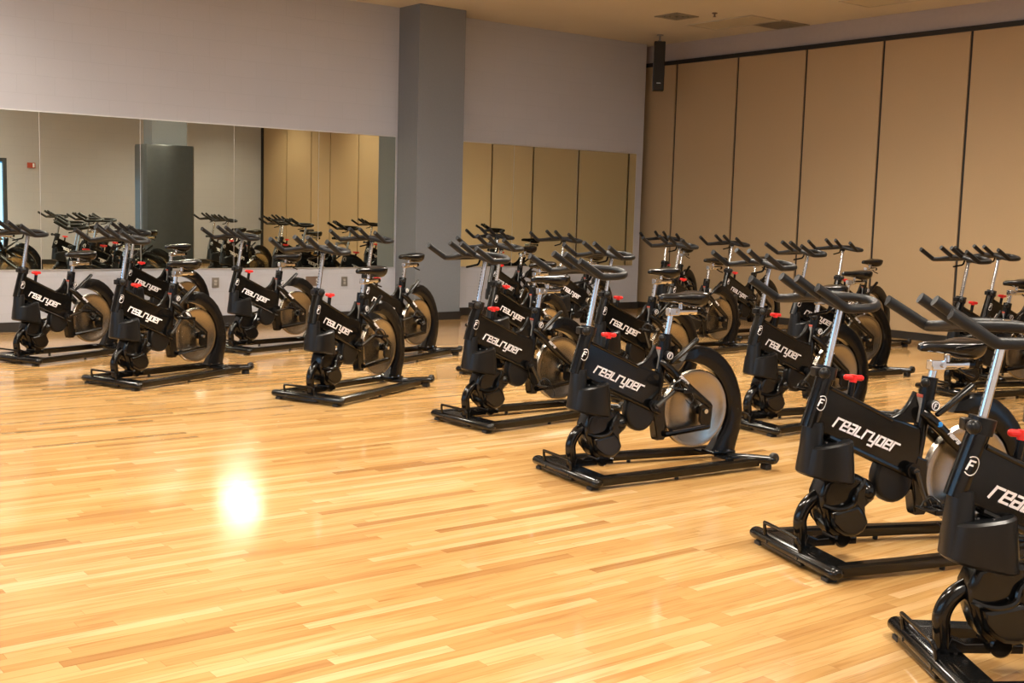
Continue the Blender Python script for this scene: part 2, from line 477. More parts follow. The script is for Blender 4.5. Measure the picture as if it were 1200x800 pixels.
# rear wall with glazed door opening, seen in the mirrors
DX0, DX1, DH = 6.15, 7.15, 2.36
b = MB()
for lo, hi in (((XW - T, YC - T, 0), (DX0, YC, RZ)), ((DX1, YC - T, 0), (RX + 0.6, YC, RZ)), ((DX0, YC - T, DH), (DX1, YC, RZ))):
    b.box([(a + d) / 2 for a, d in zip(lo, hi)], [d - a for a, d in zip(lo, hi)], 'wall_x')
tag(b.build('wall_front'), kind=S)
# left wall with a ribbon window
WY0, WY1, WZ0, WZ1 = 2.2, 10.2, 1.0, 2.8
b = MB()
for lo, hi in (((XW - T, YC, 0), (XW, WY0, RZ)), ((XW - T, WY1, 0), (XW, RY, RZ)), ((XW - T, WY0, 0), (XW, WY1, WZ0)), ((XW - T, WY0, WZ1), (XW, WY1, RZ))):
    b.box([(a + d) / 2 for a, d in zip(lo, hi)], [d - a for a, d in zip(lo, hi)], 'wall_y')
tag(b.build('wall_left'), kind=S)
b = MB()
for y in (WY0 + 0.03, WY0 + 2, WY0 + 4, WY0 + 6, WY1 - 0.03): b.box((XW - 0.06, y, (WZ0 + WZ1) / 2), (0.06, 0.06, WZ1 - WZ0), 'alu')
for z in (WZ0 + 0.03, WZ1 - 0.03): b.box((XW - 0.06, (WY0 + WY1) / 2, z), (0.06, WY1 - WY0, 0.06), 'alu')
w = tag(b.build('window_1', origin=(XW - 0.06, 6.2, WZ0)), kind=S)
boxobj('pane', (XW - 0.064, WY0, WZ0), (XW - 0.058, WY1, WZ1), 'glass', None).parent = w
w.children[0].location = (0, 0, 0); w.children[0].data.transform(Matrix.Translation((XW - 0.061 - (XW - 0.06), 0, 0)))
# glazed door in the rear wall
b = MB()
for x in (DX0 + 0.04, DX1 - 0.04): b.box((x, YC - 0.08, DH / 2), (0.08, 0.1, DH), 'frame_dark', 0.004)
for z in (DH - 0.04, 0.9, 0.06): b.box(((DX0 + DX1) / 2, YC - 0.08, z), (DX1 - DX0, 0.08, 0.08 if z != 0.06 else 0.12), 'frame_dark')
dr = tag(b.build('door_1', origin=((DX0 + DX1) / 2, YC - 0.08, 0)), kind=S)
g = MB(); g.box((0, 0, DH / 2), (DX1 - DX0 - 0.1, 0.008, DH - 0.1), 'glass'); g.build('pane', dr)
# soffit over the partition and wall beyond it
tag(boxobj('wall_right', (RX + 0.02, YC - T, 3.88), (RX + 0.3, RY + 0.9, RZ), 'soffit'), kind=S)
tag(boxobj('trim_2', (RX - 0.03, YC, 0), (RX + 0.02, YC + 0.10, 3.86), 'track'), kind=S)
tag(boxobj('wall_pocket', (13.12, RY + 0.55, 0), (RX + 0.3, RY + 0.75, RZ), 'wall_x'), kind=S)
# black cove base
tag(boxobj('baseboard_back', (XW, RY - 0.012, 0), (PX0, RY, 0.11), 'base'), kind=S)
tag(boxobj('baseboard_back_right', (PX1, RY - 0.012, 0), (13.132, RY + 0.0, 0.11), 'base'), kind=S)
tag(boxobj('baseboard_pilaster', (PX0 - 0.012, PY - 0.012, 0), (PX1 + 0.012, RY - 0.012, 0.11), 'base'), kind=S)
b = MB()
for x0, x1 in ((XW, DX0), (DX1, RX - .03)): b.box(((x0 + x1) / 2, YC + 0.006, 0.055), (x1 - x0, 0.012, 0.11), 'base')
tag(b.build('baseboard_front'), kind=S)
tag(boxobj('baseboard_left', (XW, YC + 0.012, 0), (XW + 0.012, RY - 0.012, 0.11), 'base'), kind=S)
# free-standing column with a bowed padded guard, at the right edge of the photo and in the left mirror
tag(boxobj('trim_3', (8.62, 4.12, 0), (9.34, 4.57, RZ), 'pillar', bev=0.006), kind=S)
q = [(8.50, 4.04), (8.445, 4.10), (8.44, 4.50), (8.45, 4.60), (8.49, 4.65)]
q += [(8.49 + .94 * t / 10, 4.65 + .07 * math.sin(math.pi * t / 10)) for t in range(1, 10)]
q += [(9.43, 4.65), (9.47, 4.60), (9.48, 4.50), (9.475, 4.10), (9.42, 4.04)]
b = MB(); b.loft([[(x, y, z) for x, y in q] for z in (0.02, 2.57)] + [[(8.94 + (x - 8.94) * .985, 4.35 + (y - 4.35) * .97, 2.61) for x, y in q]], 'pad')
pd = b.build('column_pad', origin=(8.94, 4.35, 0.02))
tag(pd, 'tall dark grey padded guard around the free-standing column at right', 'column pad')

# folding partition: panels with dark gaskets, top track and bottom sweep
pt = empty('folding_partition', (RX, 7.0, 0))
tag(pt, 'floor to soffit folding partition of tan fabric panels with black seams', 'partition')
seams = [RY + 0.55, 13.285 + 0.0, 12.036, 10.787, 9.538, 8.289, 7.04, 5.79, 4.56, 3.27, 2.35, 1.08, YC]
for i in range(len(seams) - 1):
    y1, y0 = seams[i] - 0.019, seams[i + 1] + 0.019
    b = MB(); b.box((0.03, (y0 + y1) / 2 - 7.0, (3.83 + 0.10) / 2), (0.06, y1 - y0, 3.73), 'panel', 0.004)
    b.build('panel', pt)
b = MB(); b.box((0.05, (seams[0] + YC) / 2 - 7, 1.96), (0.06, seams[0] - YC, 3.75), 'track'); b.build('gasket', pt)
b = MB(); b.box((0.015, (seams[0] + YC) / 2 - 7, 3.857), (0.08, seams[0] - YC, 0.06), 'track'); b.build('top_track', pt)
b = MB(); b.box((0.02, (seams[0] + YC) / 2 - 7, 0.05), (0.05, seams[0] - YC, 0.10), 'base'); b.build('bottom_sweep', pt)

# wall mirrors
def mirror(x0, x1, label):
    root = empty('wall_mirror', ((x0 + x1) / 2, RY, 0.695))
    w = x1 - x0
    tag(root, label, 'mirror', 'wall mirrors')
    b = MB(); b.box((0, -0.004, 1.757 / 2), (w - 0.003, 0.006, 1.757 - 0.004), 'mirror'); b.build('mirror_glass', root)
    b = MB(); b.box((0, -0.0045, 1.757 + 0.003), (w, 0.009, 0.014), 'alu'); b.build('top_channel', root)
    b = MB(); b.box((0, -0.0045, -0.003), (w, 0.009, 0.012), 'alu'); b.build('bottom_channel', root)
    b = MB(); b.box((w / 2, -0.0035, 1.757 / 2), (0.005, 0.0085, 1.75), 'alu'); b.build('edge_strip', root)
ml = [(2.74, 3.885, 'leftmost wall mirror, showing the glazed door and red fire alarm'),
      (3.885, 5.025, 'wall mirror showing plain block wall left of the padded column'),
      (5.025, 6.20, 'wall mirror showing the dark padded column'),
      (6.20, 7.37, 'wall mirror showing the black post where the tan partition starts'),
      (7.37, 8.53, 'wall mirror beside the left face of the grey pilaster'),
      (9.38, 10.55, 'wall mirror immediately right of the grey pilaster'),
      (10.55, 11.77, 'middle wall mirror of the group right of the grey pilaster'),
      (11.77, 12.98, 'rightmost wall mirror, ending near the room corner')]
for a in ml: mirror(*a)

# outlets on the mirror wall
def outlet(x, z, w, label, kind='single'):
    root = empty('wall_outlet', (x, RY, z)); tag(root, label, 'outlet', 'outlets below the mirrors')
    b = MB(); b.box((0, -0.004, 0), (w, 0.008, 0.125), 'plate_steel' if kind == 'single' else 'plate_brown', 0.002); b.build('cover_plate', root)
    for dx in ([0] if kind == 'single' else [w / 4]):
        for dz in (-0.02, 0.02):
            b = MB(); b.box((dx, -0.010, dz), (0.034, 0.006, 0.028), 'ceramic', 0.004)
            for sx in (-0.007, 0.007): b.box((dx + sx, -0.0135, dz + 0.003), (0.003, 0.001, 0.009), 'hole')
            b.build('socket', root)
    if kind != 'single':
        b = MB(); b.box((-w / 4, -0.012, 0), (0.07, 0.01, 0.09), 'plate_brown', 0.003); b.build('blank_insert', root)
outlet(5.96, 0.52, 0.09, 'small steel outlet plate left of the second-row bike with the mirror above')
outlet(7.31, 0.52, 0.22, 'wide brown outlet box below the mirror, largest of the outlets', 'double')
outlet(7.77, 0.51, 0.09, 'small outlet plate just right of the wide brown outlet box')
outlet(11.37, 0.55, 0.09, 'small outlet plate right of the grey pilaster below the mirror')
# fire alarm on the rear wall
al = empty('fire_alarm', (7.66, YC, 2.22)); tag(al, 'red fire alarm strobe on the rear wall, seen in the left mirror', 'fire alarm')
b = MB(); b.box((0, 0.02, 0), (0.17, 0.04, 0.12), 'labelred', 0.004); b.build('body', al)
b = MB(); b.box((0.045, 0.045, 0), (0.035, 0.02, 0.09), 'white', 0.004); b.build('strobe_lens', al)

# ceiling fittings
for (x, y), lb in zip(CANS, ('round downlight over the third bike row before the partition', 'added unseen downlight in the rear right corner of the ceiling',
                             'added unseen downlight between the padded column and the partition', 'added unseen downlight behind the padded column')):
    root = empty('downlight', (x, y, RZ)); tag(root, lb, 'ceiling light', 'round downlights')
    b = MB(); ring = [(0.10, 0.0), (0.10, -0.008), (0.082, -0.010), (0.078, 0.0)]
    b.loft([[(r * math.cos(2 * math.pi * j / 24), r * math.sin(2 * math.pi * j / 24), z) for r, z in ring] for j in range(24)], 'troffer', closed=True); b.build('trim_ring', root)
    b = MB(); b.cyl((0, 0, 0), (0, 0, -0.003), 0.078, 'lit', 20); b.build('lens', root)
def troffer(x, y, lit, label, sx=0.6, sy=1.2):
    root = empty('ceiling_light', (x, y, RZ)); tag(root, label, 'ceiling light', 'ceiling lights')
    b = MB()
    for dx, dy, wx, wy in ((sx / 2 - .0125, 0, .025, sy), (-sx / 2 + .0125, 0, .025, sy), (0, sy / 2 - .0125, sx - .05, .025), (0, -sy / 2 + .0125, sx - .05, .025)):
        b.box((dx, dy, -0.006), (wx, wy, 0.012), 'troffer')
    b.build('frame', root)
    b = MB(); b.box((0, 0, -0.003), (sx - 0.05, sy - 0.05, 0.006), 'lit' if lit else 'lens_off'); b.build('diffuser', root)
for i, (x, y) in enumerate(LIT):
    troffer(x, y, True, ['lit ceiling light above the rear left corner', 'lit ceiling light in the rear row, nearer the glazed door', 'added unseen ceiling light above the middle of the open floor', 'added unseen ceiling light nearest the left windows',
                         'added unseen ceiling light above the open floor before the mirrors', 'added unseen ceiling light in the far left of the room', 'lit ceiling light reflected as the white patch on the floor', 'added unseen ceiling light nearest the grey pilaster', 'added unseen ceiling light in the far left corner by the mirror wall'][i])
troffer(12.42, 11.38, False, 'unlit ceiling light panel between the two dark ceiling vents')
troffer(12.36, 8.75, False, 'unlit ceiling light panel cut by the top edge of the photo')
def vent(x, y, s, label, mat, n=5):
    root = empty('ceiling_vent', (x, y, RZ)); tag(root, label, 'vent', 'ceiling vents')
    b = MB()
    hs = s / 2
    for dx, dy, wx, wy in ((hs - .02, 0, .04, s), (-hs + .02, 0, .04, s), (0, hs - .02, s - .08, .04), (0, -hs + .02, s - .08, .04)):
        b.box((dx, dy, -0.006), (wx, wy, 0.012), mat)
    b.build('frame', root)
    b = MB(); b.box((0, 0, -0.002), (s - .08, s - .08, 0.004), 'ventdark'); b.build('backing', root)
    b = MB()
    if n == 5:
        for k in (0.36, 0.24, 0.12):
            h = s * k
            for dx, dy, wx, wy in ((h, 0, .02, 2 * h), (-h, 0, .02, 2 * h), (0, h, 2 * h, .02), (0, -h, 2 * h, .02)):
                b.box((dx, dy, -0.008), (wx, wy, 0.008), mat)
    else:
        for k in range(n):
            b.box((0, -hs + .05 + (s - .1) * (k + .5) / n, -0.006), (s - .08, 0.008, 0.008), mat)
    b.build('louvre', root)
vent(11.53, 11.58, 0.42, 'square supply vent with nested louvres left of the unlit light panel', 'vent')
vent(12.98, 11.02, 0.56, 'square dark slatted return vent right of the unlit light panel', 'vent', 16)
b = MB(); b.cyl((0, 0, 0), (0, 0, -0.012), 0.035, 'plate_brown'); b.cyl((0, 0, -0.012), (0, 0, -0.05), 0.01, 'plate_brown'); b.cyl((0, 0, -0.05), (0, 0, -0.054), 0.022, 'plate_brown')
sk = b.build('sprinkler_head'); sk.location = (11.68, 11.03, RZ); tag(sk, 'small dark sprinkler head hanging from the ceiling beside the vents', 'sprinkler')
# hanging speaker
sp = empty('ceiling_speaker', (12.55, 12.93, RZ), R(-40)); tag(sp, 'slim black column speaker hanging from the ceiling near the room corner', 'speaker')
b = MB(); b.cyl((0, 0, 0), (0, 0, -0.01), 0.05, 'plate_steel'); b.cyl((0, 0, -0.01), (0, 0, -0.08), 0.015, 'plate_steel'); b.box((0, 0, -0.09), (0.05, 0.05, 0.02), 'plate_steel'); b.build('mount', sp)
b = MB(); b.box((0, 0.0, -0.46), (0.165, 0.15, 0.72), 'satin_black', 0.012); b.build('cabinet', sp)
b = MB(); b.box((0, -0.078, -0.46), (0.148, 0.012, 0.70), 'speaker', 0.004); b.build('grille', sp)
b = MB(); b.box((0, -0.0855, -0.71), (0.06, 0.003, 0.010), 'alu'); b.build('badge', sp)
# ------------------------------------------------------------------ the indoor bike
# local frame: +x forward, +y the rider's left, origin on the floor under the front foot bar
GLY = {'r': [[(0, 0), (0, 1), (.8, 1)]],
       'e': [[(.78, 0), (0, 0), (0, 1), (.78, 1), (.78, .5), (.2, .5)]],
       'a': [[(.05, 1), (.78, 1), (.78, 0), (0, 0), (0, .5), (.6, .5)]],
       'L': [[(0, 1.0), (0, 0), (.78, 0)]],
       'y': [[(0, 1), (0, .1), (.78, .1)], [(.78, 1), (.78, -.42), (.2, -.42)]],
       'd': [[(0, 1), (.78, 1), (.78, 0), (0, 0), (0, 1)]],
       'A': [[(0, 0), (0, 1), (.78, 1), (.78, 0)], [(0, .45), (.78, .45)]],
       'B': [[(0, 0), (0, 1), (.7, 1), (.7, 0), (0, 0)], [(0, .5), (.7, .5)]],
       'F': [[(0, 0), (0, 1), (.78, 1)], [(0, .52), (.6, .52)]],
       '8': [[(0, 0), (0, 1), (.78, 1), (.78, 0), (0, 0)], [(0, .5), (.78, .5)]]}
def lettering(b, text, org, ex, ez, ny, h, pitch, slant, th, m, mirror=1):
    """strokes as thin raised bars; org = lower left start, ex along, ez up, ny outward"""
    ex, ez, ny, org = Vector(ex), Vector(ez), Vector(ny), Vector(org)
    for i, ch in enumerate(text):
        for st in GLY[ch]:
            for (u0, v0), (u1, v1) in zip(st, st[1:]):
                def P(u, v): return org + ex * (i * pitch + u * pitch * .86 / .78 * .78 + v * h * slant) + ez * (v * h)
                a, c = P(u0, v0), P(u1, v1); d = (c - a).normalized(); n = ny.cross(d).normalized()
                a = a - d * th / 2; c = c + d * th / 2
                r0 = [a + n * th / 2, a - n * th / 2, a - n * th / 2 + ny * .0012, a + n * th / 2 + ny * .0012]
                r1 = [p + (c - a) for p in r0]
                b.loft([r0, r1], m, smooth=False)

def superring(cx, hx, hy, z, k=0.0, e=3.0, n=24):
    out = []
    for j in range(n):
        a = 2 * math.pi * j / n; c, s_ = math.cos(a), math.sin(a)
        x = hx * math.copysign(abs(c) ** (2 / e), c); y = hy * math.copysign(abs(s_) ** (2 / e), s_)
        out.append((cx + x, y, z + k * x))
    return out

def rot_between(v):
    return Vector((0, 0, 1)).rotation_difference(Vector(v)).to_matrix()

AX = (-0.545, 0.40)          # crank axis
def make_bike():
    root = empty('spin_bike')
    # --- base
    b = MB()
    b.tube([(0, -.325, .045), (0, .325, .045)], .036, 'gloss_black', 18, ry=.028, dome=True)
    b.box((-.060, 0, .050), (.085, .50, .034), 'gloss_black', .010)
    b.box((.012, -.06, .022), (.04, .34, .020), 'gloss_black', .005)
    for s in (-1, 1):
        L_ = [(-.02, .285, .046), (-.40, .262, .046), (-1.215, .195, .048)]
        rings = []
        for (x, y, z) in L_:
            rings.append([(x, s * y + dy, z + dz) for dy, dz in ((-.026, -.026), (.026, -.026), (.030, -.018), (.030, .014), (.020, .024), (-.020, .024), (-.030, .014), (-.030, -.018))])
        b.loft(rings, 'gloss_black')
        b.box((-.0, s * .28, .009), (.05, .05, .018), 'rubber', .004)
        b.box((-1.265, s * .225, .018), (.04, .06, .034), 'rubber', .006)
        b.cyl((-.59, s * .245, .0), (-.59, s * .245, .03), .012, 'rubber', 10)
    b.tube([(-1.275, -.262, .062), (-1.20, -.17, .060), (-1.13, -.08, .056), (-1.12, 0, .056), (-1.13, .08, .056), (-1.20, .17, .060), (-1.275, .262, .062)], .030, 'gloss_black', 12, smooth_path=4, ry=.027, dome=True)
    b.box((-1.08, 0, .082), (.17, .12, .02), 'gloss_black', .005)
    for s in (-1, 1):
        b.box((-1.04, s * .10, .065), (.05, .12, .012), 'satin_black', .003)
        for k in (-1.12, -1.03): b.cyl((k, s * .045, .09), (k, s * .045, .098), .009, 'chrome', 8)
    for k in (-.10, .02, .10): b.cyl((-.07, k, .066), (-.07, k, .074), .010, 'crank', 8)
    for k in (-.18, .08): b.cyl((.034, k, .042), (.039, k, .042), .009, 'crank', 8)
    base = b.build('base_frame', root)
    for s in (-1, 1):
        b = MB(); b.cyl((-1.290, s * .262 - .016, .072), (-1.290, s * .262 + .016, .072), .034, 'rubber', 20, bev=.006); b.cyl((-1.290, s * .262 - .018, .072), (-1.290, s * .262 + .018, .072), .010, 'crank', 10)
        b.build('transport_wheel', base)
    b = MB(); b.tube([(.018, -.215, .06), (.026, -.215, .105), (.030, -.205, .120), (.032, -.185, .126), (.032, .05, .126), (.030, .07, .120), (.026, .08, .105), (.018, .08, .06)], .0085, 'gloss_black', 8, smooth_path=3)
    b.build('carry_loop', base)
    # --- curved front pivot tube
    b = MB()
    b.tube([(-.035, 0, .06), (-.026, 0, .14), (-.024, 0, .20), (-.058, 0, .262), (-.13, 0, .308), (-.19, 0, .345), (-.22, 0, .40)], [.030, .030, .030, .030, .030, .031, .033], 'gloss_black', 16, smooth_path=5, up=(0, 1, 0))
    b.prism([(-.05, .125), (-.03, .07), (-.30, .07), (-.30, .10), (-.19, .108), (-.10, .105)], -.028, .028, 'gloss_black', .006)
    b.cyl((-.21, -.06, .105), (-.21, .06, .105), .040, 'gloss_black', 20, bev=.008)
    b.cyl((-.15, .03, .155), (-.15, .045, .155), .012, 'chrome', 10)
    b.build('pivot_tube', root)
    # --- tilt housing
    poly = [(-.088, .262), (-.108, .200), (-.132, .148), (-.165, .118), (-.205, .106), (-.255, .104), (-.298, .118), (-.330, .150), (-.338, .178), (-.324, .212), (-.320, .242), (-.345, .262), (-.362, .292), (-.356, .330), (-.320, .368), (-.270, .392), (-.17, .40), (-.11, .37), (-.085, .31)]
    b = MB()
    b.prism(poly, -.060, .060, 'gloss_black', .024, seg=5, smooth=True)
    # swollen lower half with a rolled lip
    low = [(-.125, .235), (-.138, .175), (-.165, .145), (-.205, .122), (-.255, .120), (-.298, .140), (-.318, .178), (-.300, .225), (-.262, .262), (-.20, .250), (-.15, .240)]
    for s in (-1, 1):
        b.prism(low, s * .050, s * .086, 'gloss_black', .018, seg=4, smooth=True)
        b.tube([(-.10, s * .052, .262), (-.14, s * .068, .248), (-.19, s * .078, .248), (-.235, s * .078, .268), (-.250, s * .072, .31), (-.285, s * .062, .345), (-.30, s * .052, .372)], .012, 'gloss_black', 8, smooth_path=4)
    b.sphere((-.33, 0, .305), .058, 'gloss_black', 16, (.8, 1.35, 1.0))
    b.build('tilt_housing', root)
    # --- head shroud: flared skirt with a bulging cup behind it
    b = MB()
    b.loft([superring(-.056, .054, .066, .400, .10, 2.4), superring(-.056, .052, .062, .44, .08, 2.4), superring(-.058, .048, .054, .52, .04, 2.3), superring(-.060, .045, .048, .60, 0, 2.1), superring(-.062, .042, .044, .625, 0, 2.1)], 'plastic')
    b.loft([superring(-.132, .116, .088, .370, .20, 2.9), superring(-.134, .126, .098, .380, .20, 2.9), superring(-.134, .118, .099, .45, .06, 2.9), superring(-.132, .106, .096, .528, -.16, 2.9), superring(-.132, .096, .086, .536, -.16, 2.9)], 'plastic')
    for p in ((-.10, .05), (-.15, .06)): b.sphere((p[0], p[1], .538), .006, 'crank', 8)
    b.build('head_shroud', root)
    # --- head tube with collar
    b = MB()
    b.tube([(-.040, 0, .60), (-.106, 0, .822)], .040, 'gloss_black', 20)
    b.tube([(-.104, 0, .815), (-.116, 0, .868)], .046, 'plastic', 20, dome=False)
    b.box((-.062, .0, .845), (.035, .05, .04), 'plastic', .008)
    head = b.build('head_tube', root)
    b = MB(); b.tube([(-.085, .035, .842), (-.060, .068, .846)], .012, 'satin_black', 10); b.sphere((-.048, .086, .850), .025, 'plastic', 14)
    b.build('clamp_knob', head)
    hd = Vector((-.066, 0, .222)).normalized(); hx = Vector((-hd.z, 0, hd.x)) * -1
    for s in (1, -1):
        b = MB()
        c = Vector((-.072, s * .0415, .712))
        ny = Vector((0, s, 0)); ex = -hx if s > 0 else hx
        ex = Vector((-hd.z, 0, hd.x)) if s > 0 else Vector((hd.z, 0, -hd.x))
        pts = [c + ex * (.025 * math.cos(a)) + hd * (.032 * math.sin(a)) for a in [R(t) for t in range(-130, 131, 20)]]
        b.tube(pts, .0019, 'white', 6)
        lettering(b, 'F', c - ex * .014 - hd * .014, ex, hd, ny, .030, .024, .15, .0060, 'white')
        for v in b.bm.verts:                       # wrap the print around the tube
            u_ = (v.co - c).dot(ex)
            v.co.y = s * (math.sqrt(max(.0405 ** 2 - u_ * u_, 0)) + (abs(v.co.y) - .0415) * .5 + .0013)
        b.build('emblem', head)
    # --- steering post with adjustment holes
    b = MB()
    p0, p1 = Vector((-.106, 0, .83)), Vector((-.170, 0, 1.168))
    b.tube([p0, p1], .0165, 'chrome', 20)
    d = (p1 - p0).normalized(); fw = Vector((d.z, 0, -d.x))
    for k in range(13):
        c = p0.lerp(p1, .10 + .062 * k) + fw * .0158
        b.cyl(c, c + fw * .0012, .0042, 'hole', 8)
    post = b.build('steering_post', root)
    # --- handlebar
    b = MB()
    for s in (1, -1):
        b.tube([(.124, s * .272, 1.247), (.118, s * .272, 1.243), (.050, s * .273, 1.203), (-.006, s * .272, 1.170), (-.030, s * .271, 1.162), (-.110, s * .268, 1.163), (-.160, s * .250, 1.166), (-.205, s * .205, 1.170), (-.240, s * .145, 1.177), (-.246, s * .100, 1.183), (-.222, s * .062, 1.190),
                (-.150, s * .052, 1.195), (-.060, s * .055, 1.195), (-.020, s * .060, 1.203), (.085, s * .062, 1.268), (.090, s * .062, 1.271)], .0190, 'foam', 14, smooth_path=3, dome=True)
        b.tube([(-.020, s * .268, 1.163), (-.030, s * .18, 1.172), (-.035, s * .07, 1.19), (-.035, 0, 1.193)], .0185, 'foam', 12, smooth_path=3)
    b.tube([(-.150, -.055, 1.193), (-.150, .055, 1.193)], .020, 'foam', 12)
    b.tube([(-.218, -.07, 1.190), (-.222, 0, 1.19), (-.218, .07, 1.190)], .0185, 'foam', 12, smooth_path=3)
    bar = b.build('handlebar', root)
    b = MB(); b.cyl((-.166, 0, 1.145), (-.173, 0, 1.185), .024, 'plastic', 18); b.sphere((-.174, 0, 1.20), .024, 'chrome', 14, (1, 1, .55)); b.box((-.12, 0, 1.178), (.13, .07, .018), 'satin_black', .005)
    b.build('stem_clamp', bar)
    b = MB(); b.tube([(-.13, -.01, 1.165), (-.115, -.01, 1.130), (-.09, -.02, 1.120), (-.03, -.03, 1.108)], .0075, 'satin_black', 8, smooth_path=3, dome=True)
    b.build('adjustment_lever', bar)
    # --- main beam
    poly = [(-.060, .800), (-.105, .800), (-.20, .742), (-.43, .642), (-.50, .622), (-.575, .61), (-.60, .50), (-.60, .345), (-.44, .425), (-.30, .492), (-.19, .532), (-.19, .40), (-.03, .40), (-.03, .60)]
    b = MB()
    b.prism([(-.075, .795), (-.115, .792), (-.20, .742), (-.43, .642), (-.50, .622), (-.60, .585), (-.60, .350), (-.44, .420), (-.30, .485), (-.15, .545), (-.05, .60)], -.034, .034, 'gloss_black', .012, seg=3)
    # raised lower tube and upper rail give the side its two long creases
    for s in (-1, 1):
        b.tube([(-.12, s * .034, .560), (-.60, s * .034, .350)], .013, 'gloss_black', 8)
        b.tube([(-.12, s * .032, .775), (-.44, s * .032, .628)], .010, 'gloss_black', 8)
    b.tube([(-.455, 0, .628), (-.505, 0, .650), (-.545, 0, .690), (-.575, 0, .745)], .012, 'satin_black', 10, smooth_path=4, ry=.010)
    b.prism([(-.455, .620), (-.52, .655), (-.572, .74), (-.62, .60)], -.014, .014, 'gloss_black')
    frame = b.build('main_frame', root)
    ux = Vector((-.348, 0, -.138)); ux.normalize(); uz = Vector((ux.z, 0, -ux.x)) 
    if uz.z < 0: uz = -uz
    b = MB()
    lettering(b, 'reaLryder', Vector((-.138, .0348, .610)), ux, uz, Vector((0, 1, 0)), .040, .0400, .32, .0090, 'white')
    b.build('lettering', frame)
    b = MB()
    ux2 = -ux
    lettering(b, 'reaLryder', Vector((-.505, -.0348, .464)), ux2, uz, Vector((0, -1, 0)), .040, .0400, .32, .0090, 'white')
    b.build('lettering', frame)
    # --- brake and resistance knob
    b = MB(); b.cyl((-.235, 0, .70), (-.250, 0, .802), .014, 'satin_black', 12)
    kn = b.build('resistance_stem', root)
    b = MB(); b.tube([(-.290, 0, .812), (-.214, 0, .818)], .013, 'red', 10, dome=True); b.cyl((-.250, 0, .795), (-.253, 0, .828), .016, 'red', 12)
    o = b.build('resistance_knob', kn); o['label'] = 'red resistance knob'
    # --- seat tube with lower block
    b = MB()
    b.tube([(-.592, 0, .40), (-.640, 0, .74)], .031, 'gloss_black', 18)
    b.tube([(-.637, 0, .715), (-.652, 0, .812)], .036, 'satin_black', 18)
    b.prism([(-.585, .46), (-.640, .44), (-.655, .20), (-.645, .185), (-.600, .185), (-.592, .20), (-.560, .38)], -.036, .036, 'gloss_black', .010, seg=3)
    seat_tube = b.build('seat_tube', root)
    b = MB(); b.cyl((-.625, .02, .79), (-.600, .045, .792), .009, 'chrome', 10); b.sphere((-.585, .055, .794), .021, 'plastic', 12)
    b.build('clamp_knob', seat_tube)
    b = MB(); b.box((-.594, .0, .665), (.006, .040, .11), 'label', .001, Matrix.Rotation(R(-8), 3, 'Y')); b.box((-.6025, .0, .728), (.006, .040, .014), 'labelred', .001, Matrix.Rotation(R(-8), 3, 'Y'))
    o = b.build('warning_sticker', seat_tube); o['label'] = 'grey and red warning sticker'
    # --- seat post, slider, saddle (share the seat height setting)
    b = MB(); b.tube([(-.650, 0, .76), (-.680, 0, .925)], .0185, 'chrome', 18)
    for k in range(4):
        c = Vector((-.650, 0, .80)).lerp(Vector((-.676, 0, .90)), k / 3) + Vector((.0178, 0, .002)); b.cyl(c, c + Vector((.0012, 0, 0)), .0045, 'hole', 8)
    b.tube([(-.655, 0, .925), (-.865, 0, .925)], .017, 'chrome', 14, ry=.020)
    b.box((-.690, 0, .925), (.075, .046, .046), 'chrome', .006)
    b.tube([(-.86, 0, .925), (-.885, 0, .925)], .020, 'satin_black', 12)
    for s in (-1, 1): b.cyl((-.71, s * .024, .925), (-.71, s * .034, .925), .010, 'chrome', 10)
    b.tube([(-.80, .0, .915), (-.83, .02, .890), (-.87, .035, .875)], .006, 'satin_black', 8, dome=True)
    sp_ = b.build('seat_post', root)
    b = MB(); b.cyl((-.745, 0, .94), (-.745, 0, .985), .013, 'chrome', 12); b.box((-.745, 0, .982), (.05, .06, .016), 'chrome', .004)
    for s in (-1, 1): b.tube([(-.645, s * .012, .998), (-.69, s * .022, .985), (-.80, s * .024, .985), (-.865, s * .035, 1.0)], .0035, 'chrome', 6, smooth_path=3)
    b.build('seat_rails', sp_)
    b = MB()
    rings = []
    for x, hw, zt, th in ((-.592, .010, 1.016, .012), (-.600, .022, 1.024, .028), (-.625, .028, 1.030, .036), (-.68, .033, 1.031, .042), (-.73, .046, 1.033, .052), (-.78, .078, 1.037, .070), (-.825, .100, 1.042, .084), (-.865, .102, 1.045, .086), (-.892, .084, 1.042, .074), (-.905, .050, 1.030, .046), (-.908, .02, 1.018, .02)):
        ring = []
        for k in range(20):
            a = 2 * math.pi * k / 20; c, s_ = math.cos(a), math.sin(a)
            up_ = .020 if s_ > 0 else th - .010
            ring.append((x, hw * math.copysign(abs(c) ** .75, c), zt - .018 + up_ * math.copysign(abs(s_) ** .9, s_)))
        rings.append(ring)
    b.loft(rings, 'leather'); b.build('saddle', root)
    # --- flywheel
    b = MB()
    c = Vector((0, 0, 0)); prof = [(.03, .034), (.03, .018), (.05, .014), (.19, .012), (.20, .018), (.228, .018), (.234, .012)]
    n = 64
    rings = []
    full = [(r, y) for r, y in prof] + [(r, -y) for r, y in reversed(prof)]
    for j in range(n):
        a = 2 * math.pi * j / n
        rings.append([(r * math.cos(a), y, r * math.sin(a)) for r, y in full])
    b.loft(rings, 'disc', closed=True)
    b.cyl((0, -.055, 0), (0, .055, 0), .030, 'satin_black', 20); b.cyl((0, -.072, 0), (0, .072, 0), .011, 'chrome', 12)
    fw_ = b.build('flywheel', root); fw_.location = (-.882, 0, .357)
